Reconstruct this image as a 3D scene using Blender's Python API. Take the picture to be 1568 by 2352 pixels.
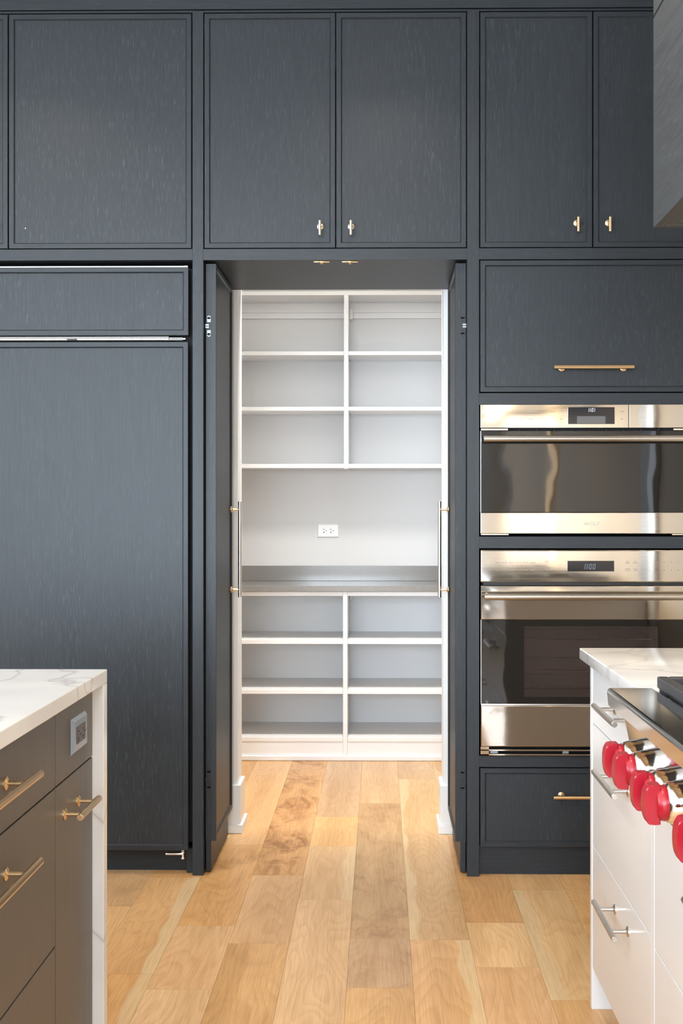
import bpy, bmesh, math, random
from mathutils import Vector, Matrix
random.seed(7)
PI = math.pi
for o in list(bpy.data.objects):
    bpy.data.objects.remove(o, do_unlink=True)
scene = bpy.context.scene
COL = scene.collection

# ------------------------------------------------------------------ camera
cam_d = bpy.data.cameras.new('camera')
cam = bpy.data.objects.new('camera', cam_d)
COL.objects.link(cam)
cam.location = (0, -4.0, 1.269)
cam.rotation_euler = (PI / 2, 0, 0.012)
cam_d.sensor_fit = 'AUTO'
cam_d.sensor_width = 36
cam_d.lens = 36 * 2650 / 2352
cam_d.shift_x = -56.2 / 2352
cam_d.shift_y = -4.0 / 2352
cam_d.clip_start = 0.05
scene.camera = cam

# ------------------------------------------------------------------ view, world
vs = scene.view_settings
vs.view_transform = 'Standard'
vs.look = 'None'
vs.gamma = 1.0
vs.use_curve_mapping = False
vs.exposure = 0.33
world = bpy.data.worlds.new('daylight')
scene.world = world
world.use_nodes = True
wn = world.node_tree
bg = wn.nodes['Background']
bg.inputs['Color'].default_value = (0.72, 0.84, 1.0, 1)
bg.inputs['Strength'].default_value = 2.2


def area_light(name, loc, direction, sx, sy, power, color, spread=PI):
    d = bpy.data.lights.new(name, 'AREA')
    d.shape = 'RECTANGLE'
    d.size = sx
    d.size_y = sy
    d.energy = power
    d.color = color
    d.spread = spread
    o = bpy.data.objects.new(name, d)
    COL.objects.link(o)
    o.location = loc
    o.rotation_euler = Vector(direction).to_track_quat('-Z', 'Y').to_euler()
    return o


# daylight entering through the windows of the room (windows are built below)
DAY = (0.74, 0.87, 1.0)
area_light('daylight_window', (-0.55, -7.48, 1.65), (0, 1, -0.04), 1.5, 2.0, 180, DAY)
area_light('daylight_window', (-2.45, -7.48, 1.65), (0, 1, -0.04), 1.5, 2.0, 180, DAY)
area_light('daylight_window', (-3.48, -3.6, 1.65), (1, 0.1, -0.04), 2.4, 2.0, 105, DAY)


# ------------------------------------------------------------------ helpers
def add_box(bm, lo, hi, bevel=0.0, seg=2):
    vs_ = [bm.verts.new((x, y, z)) for x in (lo[0], hi[0]) for y in (lo[1], hi[1]) for z in (lo[2], hi[2])]
    idx = [(0, 1, 3, 2), (4, 6, 7, 5), (0, 4, 5, 1), (2, 3, 7, 6), (0, 2, 6, 4), (1, 5, 7, 3)]
    fs = [bm.faces.new([vs_[i] for i in f]) for f in idx]
    if bevel > 0:
        es = list({e for f in fs for e in f.edges})
        bmesh.ops.bevel(bm, geom=es, offset=bevel, segments=seg, affect='EDGES', profile=0.5)
    return bm


def box(lo, hi, bevel=0.0, seg=2):
    return add_box(bmesh.new(), lo, hi, bevel, seg)


def add_lathe(bm, p, axis, prof, seg=20):
    """prof: list of (distance along axis, radius); closed at both ends."""
    a = Vector(axis).normalized()
    t = Vector((0, 0, 1)) if abs(a.z) < 0.9 else Vector((1, 0, 0))
    u = a.cross(t).normalized()
    v = a.cross(u)
    p = Vector(p)
    rings = []
    for d, r in prof:
        rings.append([bm.verts.new(p + a * d + (u * math.cos(2 * PI * k / seg) + v * math.sin(2 * PI * k / seg)) * r)
                      for k in range(seg)])
    for r0, r1 in zip(rings, rings[1:]):
        for k in range(seg):
            bm.faces.new((r0[k], r0[(k + 1) % seg], r1[(k + 1) % seg], r1[k]))
    bm.faces.new(rings[0])
    bm.faces.new(rings[-1])
    return bm


def add_rod(bm, a, b, r, seg=12, cham=0.0):
    a = Vector(a)
    b = Vector(b)
    L = (b - a).length
    c = cham
    prof = [(0, r - c), (c, r), (L - c, r), (L, r - c)] if c > 0 else [(0, r), (L, r)]
    return add_lathe(bm, a, b - a, prof, seg)


def add_prism(bm, pts, y0, y1, bevel=0.0):
    """pts: (x, z) outline, extruded along y."""
    a = [bm.verts.new((x, y0, z)) for x, z in pts]
    b = [bm.verts.new((x, y1, z)) for x, z in pts]
    n = len(pts)
    bm.faces.new(a)
    bm.faces.new(b)
    for i in range(n):
        bm.faces.new((a[i], a[(i + 1) % n], b[(i + 1) % n], b[i]))
    return bm


def wloc(o):
    v = Vector((0, 0, 0))
    while o is not None:
        v += o.location
        o = o.parent
    return v


def obj(name, bm, mat, parent=None, smooth=False, loc=None):
    """world-space bmesh -> one mesh object, parented, origin at parent's (or loc)."""
    bmesh.ops.recalc_face_normals(bm, faces=bm.faces)
    base = wloc(parent) if parent is not None else Vector(loc or (0, 0, 0))
    if parent is not None and loc is not None:
        org = Vector(loc)
    else:
        org = base
    bmesh.ops.translate(bm, verts=bm.verts, vec=-org)
    me = bpy.data.meshes.new(name)
    bm.to_mesh(me)
    bm.free()
    o = bpy.data.objects.new(name, me)
    COL.objects.link(o)
    mats = mat if isinstance(mat, (list, tuple)) else [mat]
    for m in mats:
        me.materials.append(M[m])
    if parent is not None:
        o.parent = parent
        o.location = org - base
    else:
        o.location = org
    if smooth:
        for p in me.polygons:
            p.use_smooth = True
        try:
            me.set_sharp_from_angle(angle=math.radians(38))
        except Exception:
            pass
    return o


def tag(o, label, cat, group=None):
    o['label'] = label
    o['category'] = cat
    if group:
        o['group'] = group
    return o


def thing(name, label, cat, loc=(0, 0, 0), group=None):
    o = bpy.data.objects.new(name, None)
    o.empty_display_size = 0.1
    COL.objects.link(o)
    o.location = loc
    return tag(o, label, cat, group)


def struct(name, bm, mat, loc=None, label=None):
    o = obj(name, bm, mat, None, loc=loc)
    o['kind'] = 'structure'
    if label:
        o['label'] = label
    return o


def text_bm(body, size, origin, right, up, depth=0.0004, align='CENTER', xscale=1.0):
    """lettering as real mesh; centred on origin, baseline centred."""
    cu = bpy.data.curves.new('lettering', 'FONT')
    cu.body = body
    cu.size = size
    cu.align_x = align
    cu.align_y = 'CENTER'
    cu.extrude = depth
    cu.resolution_u = 2
    cu.space_line = 0.8
    t = bpy.data.objects.new('lettering', cu)
    COL.objects.link(t)
    dg = bpy.context.evaluated_depsgraph_get()
    me = bpy.data.meshes.new_from_object(t.evaluated_get(dg))
    bpy.data.objects.remove(t)
    bm = bmesh.new()
    bm.from_mesh(me)
    bpy.data.meshes.remove(me)
    r = Vector(right)
    u = Vector(up)
    n = r.cross(u)
    o = Vector(origin)
    for v in bm.verts:
        c = v.co.copy()
        v.co = o + r * c.x * xscale + u * c.y + n * c.z
    return bm


# ------------------------------------------------------------------ materials
M = {}


class NT:
    def __init__(self, name):
        m = bpy.data.materials.new(name)
        m.use_nodes = True
        self.m = m
        self.t = m.node_tree
        self.p = self.t.nodes['Principled BSDF']
        M[name] = m

    def n(self, typ, **kw):
        nd = self.t.nodes.new(typ)
        for k, v in kw.items():
            setattr(nd, k, v)
        return nd

    def l(self, a, b):
        self.t.links.new(a, b)

    def coords(self, scale, rnd=True, kind='Object'):
        tc = self.n('ShaderNodeTexCoord')
        src = tc.outputs[kind]
        if rnd:
            oi = self.n('ShaderNodeObjectInfo')
            mul = self.n('ShaderNodeVectorMath', operation='MULTIPLY_ADD')
            cmb = self.n('ShaderNodeCombineXYZ')
            for i in range(3):
                self.l(oi.outputs['Random'], cmb.inputs[i])
            self.l(cmb.outputs[0], mul.inputs[0])
            mul.inputs[1].default_value = (17.3, 23.7, 11.9)
            self.l(src, mul.inputs[2])
            src = mul.outputs[0]
        mp = self.n('ShaderNodeMapping')
        mp.inputs['Scale'].default_value = scale
        self.l(src, mp.inputs['Vector'])
        return mp.outputs[0]

    def noise(self, vec, scale=1.0, detail=2.0, rough=0.5, dist=0.0):
        nd = self.n('ShaderNodeTexNoise')
        nd.inputs['Scale'].default_value = scale
        nd.inputs['Detail'].default_value = detail
        nd.inputs['Roughness'].default_value = rough
        nd.inputs['Distortion'].default_value = dist
        self.l(vec, nd.inputs['Vector'])
        return nd.outputs['Fac']

    def ramp(self, fac, stops):
        r = self.n('ShaderNodeValToRGB')
        el = r.color_ramp.elements
        while len(el) < len(stops):
            el.new(0.5)
        for e, (p, c) in zip(el, stops):
            e.position = p
            e.color = tuple(c) + (1,) if len(c) == 3 else c
        self.l(fac, r.inputs['Fac'])
        return r.outputs['Color']

    def mix(self, fac, a, b, mode='MIX'):
        nd = self.n('ShaderNodeMix', data_type='RGBA', blend_type=mode)
        for sock, val in ((nd.inputs['Factor'], fac), (nd.inputs[6], a), (nd.inputs[7], b)):
            if hasattr(val, 'links'):
                self.l(val, sock)
            elif isinstance(val, (tuple, list)):
                sock.default_value = tuple(val) + (1,) if len(val) == 3 else val
            else:
                sock.default_value = val
        return nd.outputs[2]

    def math(self, op, a, b=None, c=None):
        nd = self.n('ShaderNodeMath', operation=op)
        for i, v in enumerate((a, b, c)):
            if v is None:
                continue
            if hasattr(v, 'links'):
                self.l(v, nd.inputs[i])
            else:
                nd.inputs[i].default_value = v
        return nd.outputs[0]

    def bump(self, h, strength=0.2, dist=0.001):
        b = self.n('ShaderNodeBump')
        b.inputs['Strength'].default_value = strength
        b.inputs['Distance'].default_value = dist
        self.l(h, b.inputs['Height'])
        self.l(b.outputs[0], self.p.inputs['Normal'])

    def set(self, **kw):
        for k, v in kw.items():
            s = self.p.inputs[k.replace('_', ' ')]
            if hasattr(v, 'links'):
                self.l(v, s)
            elif isinstance(v, (tuple, list)) and len(v) == 3:
                s.default_value = tuple(v) + (1,)
            else:
                s.default_value = v
        return self


def plain(name, col, rough=0.5, metal=0.0, **kw):
    t = NT(name)
    t.set(Base_Color=col, Roughness=rough, Metallic=metal, **kw)
    return t


def dark_oak(name, axis, dark, light, lime, pores=(0.60, 0.72), rough=0.42):
    t = NT(name)
    fine = [300.0] * 3
    fine[axis] = 7.0
    v = t.coords(fine)
    n1 = t.noise(v, 1.0, 3.0, 0.6)
    pore = [380.0] * 3
    pore[axis] = 24.0
    n2 = t.noise(t.coords(pore), 1.0, 1.0, 0.5)
    big = [3.0] * 3
    big[axis] = 0.8
    n3 = t.noise(t.coords(big), 1.0, 2.0, 0.5)
    c = t.ramp(n1, [(0.3, dark), (0.72, light)])
    pf = t.ramp(n2, [(pores[0], (0, 0, 0)), (pores[1], (1, 1, 1))])
    sw = t.ramp(n3, [(0.35, (0.25,) * 3), (0.65, (1.0,) * 3)])
    pf = t.mix(1.0, pf, sw, 'MULTIPLY')
    c = t.mix(pf, c, lime)
    t.set(Base_Color=c, Roughness=rough, IOR=1.45)
    t.p.inputs['Specular IOR Level'].default_value = 0.38
    t.bump(n1, 0.15, 0.0004)
    return t


DK, LT, LM = (0.0155, 0.0192, 0.0235), (0.0245, 0.0298, 0.0355), (0.041, 0.049, 0.056)
dark_oak('oak_vertical', 2, DK, LT, LM)
dark_oak('oak_across', 0, DK, LT, LM, (0.66, 0.78))
dark_oak('oak_deep', 1, DK, LT, LM, (0.66, 0.78))
dark_oak('island_oak_lit', 2, (0.072, 0.066, 0.061), (0.098, 0.090, 0.083), (0.11, 0.10, 0.095), (0.66, 0.80), 0.38)  # dark oak with floor reflection and side light put into its brown tone
dark_oak('hood_oak', 1, (0.036, 0.038, 0.039), (0.062, 0.065, 0.066), (0.085, 0.085, 0.085), (0.60, 0.75), 0.5)
plain('gap_black', (0.004, 0.004, 0.005), 0.7)
plain('carcass_black', (0.012, 0.013, 0.015), 0.6)
plain('white_shelf', (0.79, 0.80, 0.81), 0.45)
plain('white_paint', (0.80, 0.80, 0.79), 0.4)
plain('white_lacquer', (0.74, 0.745, 0.75), 0.22)
plain('ceiling_paint', (0.85, 0.85, 0.84), 0.8)
plain('plastic_white', (0.78, 0.78, 0.77), 0.3)
plain('slot_black', (0.01, 0.01, 0.01), 0.5)
plain('rubber_black', (0.012, 0.012, 0.013), 0.6)
plain('cast_iron', (0.028, 0.029, 0.033), 0.42)
plain('knob_red', (0.34, 0.004, 0.015), 0.32)
plain('enamel_grey', (0.50, 0.44, 0.42), 0.3)
plain('display_black', (0.012, 0.012, 0.015), 0.08)
plain('display_grey', (0.10, 0.10, 0.105), 0.12)
plain('label_grey', (0.20, 0.17, 0.13), 0.5)
plain('outlet_grey', (0.30, 0.33, 0.36), 0.22, 0.85)
plain('outlet_brown', (0.055, 0.045, 0.04), 0.35)
plain('hinge_grey', (0.26, 0.28, 0.30), 0.4, 0.7)
plain('hinge_black', (0.02, 0.02, 0.022), 0.4, 0.4)
plain('chrome', (0.80, 0.78, 0.75), 0.08, 1.0)
plain('nickel_tone', (0.56, 0.53, 0.49), 0.28, 1.0)
plain('satin_brass', (0.78, 0.57, 0.34), 0.27, 1.0)
plain('pale_brass', (0.80, 0.73, 0.60), 0.30, 1.0)
plain('polished_brass', (0.88, 0.60, 0.28), 0.12, 1.0)
plain('bright_metal', (0.86, 0.87, 0.88), 0.25, 1.0)
plain('brown_wood', (0.13, 0.085, 0.05), 0.5)
plain('window_white', (0.82, 0.82, 0.81), 0.4)

t = NT('wall_paint')
n = t.noise(t.coords((90, 90, 90), False), 1, 2)
t.set(Base_Color=(0.66, 0.665, 0.67), Roughness=0.75)
t.bump(n, 0.05, 0.001)
t = NT('cream_paint')
n = t.noise(t.coords((90, 90, 90), False), 1, 2)
t.set(Base_Color=(0.70, 0.56, 0.40), Roughness=0.7)
t.bump(n, 0.05, 0.001)

t = NT('grey_quartz')
n = t.noise(t.coords((420, 420, 420), False), 1, 2, 0.7)
t.set(Base_Color=t.ramp(n, [(0.3, (0.17, 0.165, 0.155)), (0.7, (0.27, 0.26, 0.25))]), Roughness=0.16)

t = NT('marble')
v = t.coords((1.6, 1.6, 1.6), False)
n1 = t.noise(v, 0.9, 3, 0.5, 1.2)
vein = t.math('ABSOLUTE', t.math('SUBTRACT', n1, 0.5))
c1 = t.ramp(vein, [(0.0, (0.46, 0.45, 0.44)), (0.006, (0.60, 0.59, 0.58)), (0.02, (0.66, 0.655, 0.645))])
n2 = t.noise(v, 2.2, 3, 0.5, 0.6)
c2 = t.ramp(n2, [(0.35, (0.90, 0.90, 0.91)), (0.65, (1, 1, 1))])
t.set(Base_Color=t.mix(1.0, c1, c2, 'MULTIPLY'), Roughness=0.14)

t = NT('brushed_steel')
n = t.noise(t.coords((3, 3, 700), False), 1, 2, 0.6)
wv = t.noise(t.coords((5.0, 5.0, 7.0), False), 1, 1, 0.5)
t.set(Base_Color=(0.58, 0.54, 0.485), Metallic=1.0, Roughness=t.ramp(n, [(0.3, (0.045,) * 3), (0.7, (0.085,) * 3)]))
t.bump(wv, 0.22, 0.004)

t = NT('range_steel')
t.set(Base_Color=(0.55, 0.55, 0.545), Metallic=1.0, Roughness=0.09)

t = NT('black_glass')
wv = t.noise(t.coords((6.0, 6.0, 6.0), False), 1, 1, 0.5)
t.set(Base_Color=(0.010, 0.009, 0.008), Roughness=0.035)
t.p.inputs['Specular IOR Level'].default_value = 0.5
t.bump(wv, 0.3, 0.004)

t = NT('oven_window_glass')
tr = t.n('ShaderNodeBsdfTransparent')
tr.inputs['Color'].default_value = (0.82, 0.76, 0.73, 1)
mx = t.n('ShaderNodeMixShader')
mx.inputs[0].default_value = 0.35
t.set(Base_Color=(0.05, 0.04, 0.036), Roughness=0.04)
t.p.inputs['Specular IOR Level'].default_value = 0.8
out = t.t.nodes['Material Output']
t.l(tr.outputs[0], mx.inputs[1])
t.l(t.p.outputs[0], mx.inputs[2])
t.l(mx.outputs[0], out.inputs['Surface'])

t = NT('window_glass')
tr = t.n('ShaderNodeBsdfTransparent')
mx = t.n('ShaderNodeMixShader')
mx.inputs[0].default_value = 0.08
t.set(Base_Color=(0.9, 0.95, 1.0), Roughness=0.02)
out = t.t.nodes['Material Output']
t.l(tr.outputs[0], mx.inputs[1])
t.l(t.p.outputs[0], mx.inputs[2])
t.l(mx.outputs[0], out.inputs['Surface'])


def emit(name, col, strength):
    t = plain(name, (0.02, 0.02, 0.02), 0.4)
    t.p.inputs['Emission Color'].default_value = tuple(col) + (1,)
    t.p.inputs['Emission Strength'].default_value = strength


emit('digit_white', (0.85, 0.92, 1.0), 0.9)
emit('digit_dim', (0.55, 0.65, 0.85), 0.28)
emit('lamp_glow', (1.0, 0.83, 0.62), 12.0)
emit('soft_glow', (1.0, 0.93, 0.85), 2.0)
emit('tube_glow', (1.0, 0.74, 0.45), 7.0)

# oak floor plank: tone from the object's colour, cathedral grain from warped noise contours
t = NT('oak_plank')
v1 = t.coords((5.0, 0.95, 5.0))
n1 = t.noise(v1, 1.0, 2.0, 0.45, 0.35)


def prop(name):
    a = t.n('ShaderNodeAttribute', attribute_type='OBJECT')
    a.attribute_name = name
    return a.outputs['Fac']


rings = t.math('FRACT', t.math('MULTIPLY', n1, 24.0))
ringc = t.ramp(rings, [(0.0, (0.90, 0.865, 0.82)), (0.3, (0.96, 0.945, 0.925)), (0.7, (1, 1, 1)), (0.84, (1.0, 1.0, 0.98)),
                       (1.0, (0.90, 0.865, 0.82))])
n2 = t.noise(t.coords((230, 6.5, 230)), 1.0, 2.0, 0.6)
pore = t.ramp(n2, [(0.3, (0.84, 0.80, 0.75)), (0.6, (1, 1, 1))])
n3 = t.noise(t.coords((9.0, 5.0, 9.0)), 1.0, 5.0, 0.68, 1.2)
knot = t.ramp(n3, [(0.46, (1, 1, 1)), (0.56, (0.80, 0.73, 0.66)), (0.66, (0.52, 0.44, 0.38)), (0.72, (0.38, 0.30, 0.25))])
n4 = t.noise(t.coords((10, 0.8, 10)), 1.0, 1.0, 0.5)
band = t.ramp(n4, [(0.34, (0.88, 0.85, 0.80)), (0.62, (1.03, 1.03, 1.03))])
n5 = t.noise(t.coords((1.0, 1.9, 1.0)), 1.0, 3.0, 0.55)
oi = t.n('ShaderNodeObjectInfo')
c = t.mix(1.0, oi.outputs['Color'], ringc, 'MULTIPLY')
c = t.mix(1.0, c, pore, 'MULTIPLY')
c = t.mix(1.0, c, band, 'MULTIPLY')
c = t.mix(prop('knots'), c, t.mix(1.0, c, knot, 'MULTIPLY'))
# pale sapwood along one long edge, with a wandering inner border
tc = t.n('ShaderNodeTexCoord')
sx = t.n('ShaderNodeSeparateXYZ')
t.l(tc.outputs['Object'], sx.inputs[0])
edge = t.math('MULTIPLY', sx.outputs[0], prop('sapwood'))
wander = t.math('MULTIPLY', t.math('SUBTRACT', n5, 0.5), 0.16)
sf = t.ramp(t.math('ADD', t.math('ADD', edge, wander), 0.5), [(0.556, (0, 0, 0)), (0.562, (0.75,) * 3)])
sap = t.mix(1.0, (0.70, 0.52, 0.30), pore, 'MULTIPLY')
c = t.mix(sf, c, sap)
t.set(Base_Color=c, Roughness=0.33)
t.p.inputs['Specular IOR Level'].default_value = 0.5
t.bump(n2, 0.08, 0.0004)

# ------------------------------------------------------------------ room shell
ZC = 3.10
FX0, FX1, FY0, FY1 = -3.6, 1.17, -7.6, 2.27
floor = struct('floor', box((FX0, FY0, -0.06), (FX1, FY1, -0.0125)), 'brown_wood')
W = 0.177
TONES = [(0.71, 0.435, 0.205), (0.73, 0.465, 0.240), (0.66, 0.385, 0.165), (0.66, 0.430, 0.230), (0.77, 0.515, 0.280),
         (0.60, 0.395, 0.215)]
# joints seen along the rows between the cabinets, metres along y
JOINTS = {-1: ([0.995, -0.58, -0.935, -2.3], [3, 5, 5, 0, 4]),
          -2: ([0.776, 0.355, -0.244, -1.7], [5, 0, 4, 4, 1]),
          -3: ([0.007, -0.6245, -1.9], [2, 1, 0, 4]),
          -4: ([0.372, -0.483, -0.952, -2.2], [0, 2, 1, 4, 0]),
          -5: ([-0.02, -0.85, -2.0], [2, 0, 2, 1]),
          0: ([1.449, -0.590, -1.75], [5, 3, 0, 1]),
          1: ([0.50, -0.446, -0.792, -1.9], [2, 2, 4, 1, 0]),
          2: ([-0.140, -1.006, -2.4], [1, 4, 0, 2])}


# planks with a look of their own, counted from the pantry end of the row: (knottiness, sapwood edge)
SPECIAL = {(-3, 0): (1.0, 0), (-3, 1): (0.05, 0), (-3, 2): (0.25, 0), (-1, 0): (0.1, 0), (-1, 1): (0.55, 0), (-1, 2): (0.35, 0), (-1, 3): (0.1, 0),
           (-2, 0): (0.1, 0), (-2, 1): (0, 0), (-2, 2): (0.1, 1), (-2, 3): (0.05, 0),
           (-4, 0): (0.0, 0), (-4, 1): (0.4, 0), (-4, 2): (0.1, 0), (-4, 3): (0.0, 0), (-5, 0): (0.1, 0), (-5, 1): (0.1, 1), (-5, 2): (0.1, 1),
           (0, 0): (0.2, 0), (0, 1): (0.0, -1), (0, 2): (0.0, 1), (1, 1): (0.2, 0), (1, 2): (0.1, 0), (1, 3): (0.1, 0),
           (2, 0): (0.1, 0), (2, 1): (0.1, -1), (2, 2): (0.1, 0)}


def build_planks():
    k0 = math.floor((FX0 - 0.0885) / W)
    k1 = math.ceil((FX1 - 0.0885) / W)
    for k in range(k0, k1):
        xa = max(FX0, 0.0885 + k * W)
        xb = min(FX1, 0.0885 + (k + 1) * W)
        if xb - xa < 0.02:
            continue
        if k in JOINTS:
            js, tn = JOINTS[k]
            js = sorted(js)
            tn = list(reversed(tn))
            lo = js[0]
            extra = []
            while lo - FY0 > 1.7:
                lo -= random.uniform(1.1, 1.6)
                extra.insert(0, lo)
            tn = [random.randrange(6) for _ in extra] + tn
            cuts = [FY0] + extra + js + [FY1]
        else:
            cuts = [FY0]
            y = FY0 + random.uniform(0.3, 1.3)
            while y < FY1 - 0.3:
                cuts.append(y)
                y += random.uniform(1.0, 1.7)
            cuts.append(FY1)
            tn = [random.randrange(6) for _ in cuts]
        for i in range(len(cuts) - 1):
            ya, yb = cuts[i], cuts[i + 1]
            g = 0.0003
            bm = box((xa + g, ya + g, -0.0125), (xb - g, yb - g, 0.0))
            o = obj('plank', bm, 'oak_plank', floor, loc=((xa + xb) / 2, (ya + yb) / 2, 0))
            tc = TONES[tn[i % len(tn)]]
            j = random.uniform(0.94, 1.06)
            o.color = (tc[0] * j, tc[1] * j, tc[2] * j * random.uniform(0.95, 1.05), 1.0)
            o['knots'] = SPECIAL.get((k, len(cuts) - 2 - i), (random.choice([0.0, 0.1, 0.35]), 0))[0]
            o['sapwood'] = float(SPECIAL.get((k, len(cuts) - 2 - i), (0, random.choice([0, 0, 0, 0, 1, -1])))[1])


build_planks()

struct('ceiling', box((FX0, FY0, ZC), (FX1, FY1, ZC + 0.08)), 'ceiling_paint')
# partition between kitchen and pantry, with the pantry opening
OPX0, OPX1 = -0.560, 0.250
bm = bmesh.new()
add_box(bm, (FX0, 0.545, 0), (OPX0, 0.675, ZC))
add_box(bm, (OPX1, 0.545, 0), (FX1, 0.675, ZC))
add_box(bm, (OPX0, 0.545, 2.22), (OPX1, 0.675, ZC))
struct('wall_back', bm, 'white_paint')
PX0, PX1 = -0.90, 0.56
struct('wall_pantry_left', box((PX0 - 0.1, 0.675, 0), (PX0, FY1, ZC)), 'wall_paint')
struct('wall_pantry_right', box((PX1, 0.675, 0), (PX1 + 0.1, FY1, ZC)), 'wall_paint')
struct('wall_pantry_back', box((PX0 - 0.1, FY1, 0), (PX1 + 0.1, FY1 + 0.1, ZC)), 'wall_paint')


def wall_with_windows(name, axis, at, thick, a0, a1, openings, mat):
    """openings: (lo, hi, z0, z1) along the wall; strips between them make the wall."""
    bm = bmesh.new()

    def strip(lo, hi, z0, z1):
        if axis == 'x':
            add_box(bm, (lo, min(at, at + thick), z0), (hi, max(at, at + thick), z1))
        else:
            add_box(bm, (min(at, at + thick), lo, z0), (max(at, at + thick), hi, z1))
    cur = a0
    for lo, hi, z0, z1 in sorted(openings):
        strip(cur, lo, 0, ZC)
        if z0 > 0:
            strip(lo, hi, 0, z0)
        strip(lo, hi, z1, ZC)
        cur = hi
    strip(cur, a1, 0, ZC)
    return struct(name, bm, mat)


WIN_F = [(-3.25, -1.65, 0.6, 2.7), (-1.35, 0.25, 0.6, 2.7)]
WIN_L = [(-4.9, -2.3, 0.6, 2.7)]
WIN_R = [(-7.45, -6.70, 0.3, 2.7)]
wall_with_windows('wall_front', 'x', FY0, -0.14, FX0 - 0.14, FX1 + 0.14, WIN_F, 'wall_paint')
wall_with_windows('wall_left', 'y', FX0, -0.14, FY0, FY1, WIN_L, 'wall_paint')
wall_with_windows('wall_right', 'y', FX1, 0.14, FY0, 0.675, WIN_R, 'cream_paint')


def window(name, axis, at, lo, hi, z0, z1, mull=2):
    f = 0.05
    bm = bmesh.new()

    def bx(l, h, a, b):
        if axis == 'x':
            add_box(bm, (l, at - 0.09, a), (h, at - 0.03, b))
        elif at < 0:
            add_box(bm, (at - 0.09, l, a), (at - 0.03, h, b))
        else:
            add_box(bm, (at + 0.03, l, a), (at + 0.09, h, b))
    bx(lo, lo + f, z0, z1)
    bx(hi - f, hi, z0, z1)
    bx(lo + f, hi - f, z0, z0 + f)
    bx(lo + f, hi - f, z1 - f, z1)
    for i in range(1, mull):
        c = lo + (hi - lo) * i / mull
        bx(c - 0.02, c + 0.02, z0 + f, z1 - f)
    w = struct(name, bm, 'window_white')
    for i in range(mull):
        a = lo + (hi - lo) * i / mull + 0.02
        b = lo + (hi - lo) * (i + 1) / mull - 0.02
        if axis == 'x':
            pb = box((a, at - 0.064, z0 + f), (b, at - 0.058, z1 - f))
        elif at < 0:
            pb = box((at - 0.064, a, z0 + f), (at - 0.058, b, z1 - f))
        else:
            pb = box((at + 0.058, a, z0 + f), (at + 0.064, b, z1 - f))
        obj('pane', pb, 'window_glass', w)


window('window_1', 'x', FY0, *WIN_F[0])
window('window_2', 'x', FY0, *WIN_F[1])
window('window_3', 'y', FX0, *WIN_L[0], 3)
window('window_4', 'y', FX1, *WIN_R[0], 1)
# casing of a doorway in the right wall, met between the tall cabinets and the worktop
struct('trim_1', box((1.150, -1.00, 0), (1.169, -0.90, 2.4), 0.003), 'window_white')
struct('trim_2', box((1.152, -1.16, 0.95), (1.169, -1.00, 2.4), 0.003), 'brown_wood')
# frieze board above the tall cabinets
struct('trim_3', box((-1.95, -0.004, 3.0075), (1.168, 0.02, ZC)), 'oak_across')


# baseboards round the two ends of the partition
def base_end(name, x0, x1, side):
    bm = bmesh.new()
    e = 0.012
    s = 0.021
    if side > 0:
        add_box(bm, (x0, 0.531, 0), (x1 + e, 0.688, 0.188), 0.002)
        add_box(bm, (x0, 0.522, 0), (x1 + s, 0.697, 0.034), 0.002)
    else:
        add_box(bm, (x0 - e, 0.531, 0), (x1, 0.688, 0.188), 0.002)
        add_box(bm, (x0 - s, 0.522, 0), (x1, 0.697, 0.034), 0.002)
    struct(name, bm, 'white_paint')


base_end('baseboard_left', -0.75, OPX0, 1)
base_end('baseboard_right', OPX1, 0.42, -1)


# ------------------------------------------------------------------ cabinetry pieces
def frame_bm(mapf, w, h, t=0.021, fw=0.0165, sl=0.004, rec=0.006):
    """door frame ring with a sloped inner lip; mapf(u, v, d) -> world."""
    bm = bmesh.new()

    def ring(i, d):
        return [bm.verts.new(mapf(u, v, d)) for u, v in ((i, i), (w - i, i), (w - i, h - i), (i, h - i))]
    R = [ring(0.0, t), ring(0.0, 0.0012), ring(0.0012, 0.0), ring(fw, 0.0), ring(fw + sl, rec), ring(fw + sl, t)]
    for a, b in zip(R, R[1:] + R[:1]):
        for k in range(4):
            f = bm.faces.new((a[k], a[(k + 1) % 4], b[(k + 1) % 4], b[k]))
            f.material_index = 1 if k in (0, 2) else 0
    return bm


def panel_bm(mapf, w, h, t=0.021, fw=0.0165, sl=0.004, rec=0.006):
    bm = bmesh.new()
    i = fw + sl
    a = [bm.verts.new(mapf(u, v, rec)) for u, v in ((i, i), (w - i, i), (w - i, h - i), (i, h - i))]
    b = [bm.verts.new(mapf(u, v, t - 0.002)) for u, v in ((i, i), (w - i, i), (w - i, h - i), (i, h - i))]
    bm.faces.new(a)
    bm.faces.new(b)
    for k in range(4):
        bm.faces.new((a[k], a[(k + 1) % 4], b[(k + 1) % 4], b[k]))
    return bm


def shaker(parent, x0, x1, z0, z1, y=0.0, name='door', t=0.021, pname='panel'):
    def mp(u, v, d):
        return (x0 + u, y + d, z0 + v)
    fr = obj(name, frame_bm(mp, x1 - x0, z1 - z0, t), ['oak_vertical', 'oak_across'], parent)
    obj(pname, panel_bm(mp, x1 - x0, z1 - z0, t), 'oak_vertical', fr)
    return fr


def t_knob(parent, x, z, mat='pale_brass'):
    bm = bmesh.new()
    add_lathe(bm, (x, 0.0055, z), (0, -1, 0), [(0, 0.0112), (0.003, 0.0112), (0.0045, 0.009), (0.0055, 0.0045), (0.03, 0.0045)], 20)
    add_rod(bm, (x, -0.030, z - 0.0375), (x, -0.030, z + 0.0135), 0.0053, 14, 0.0008)
    return obj('knob', bm, mat, parent, True)


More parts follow.
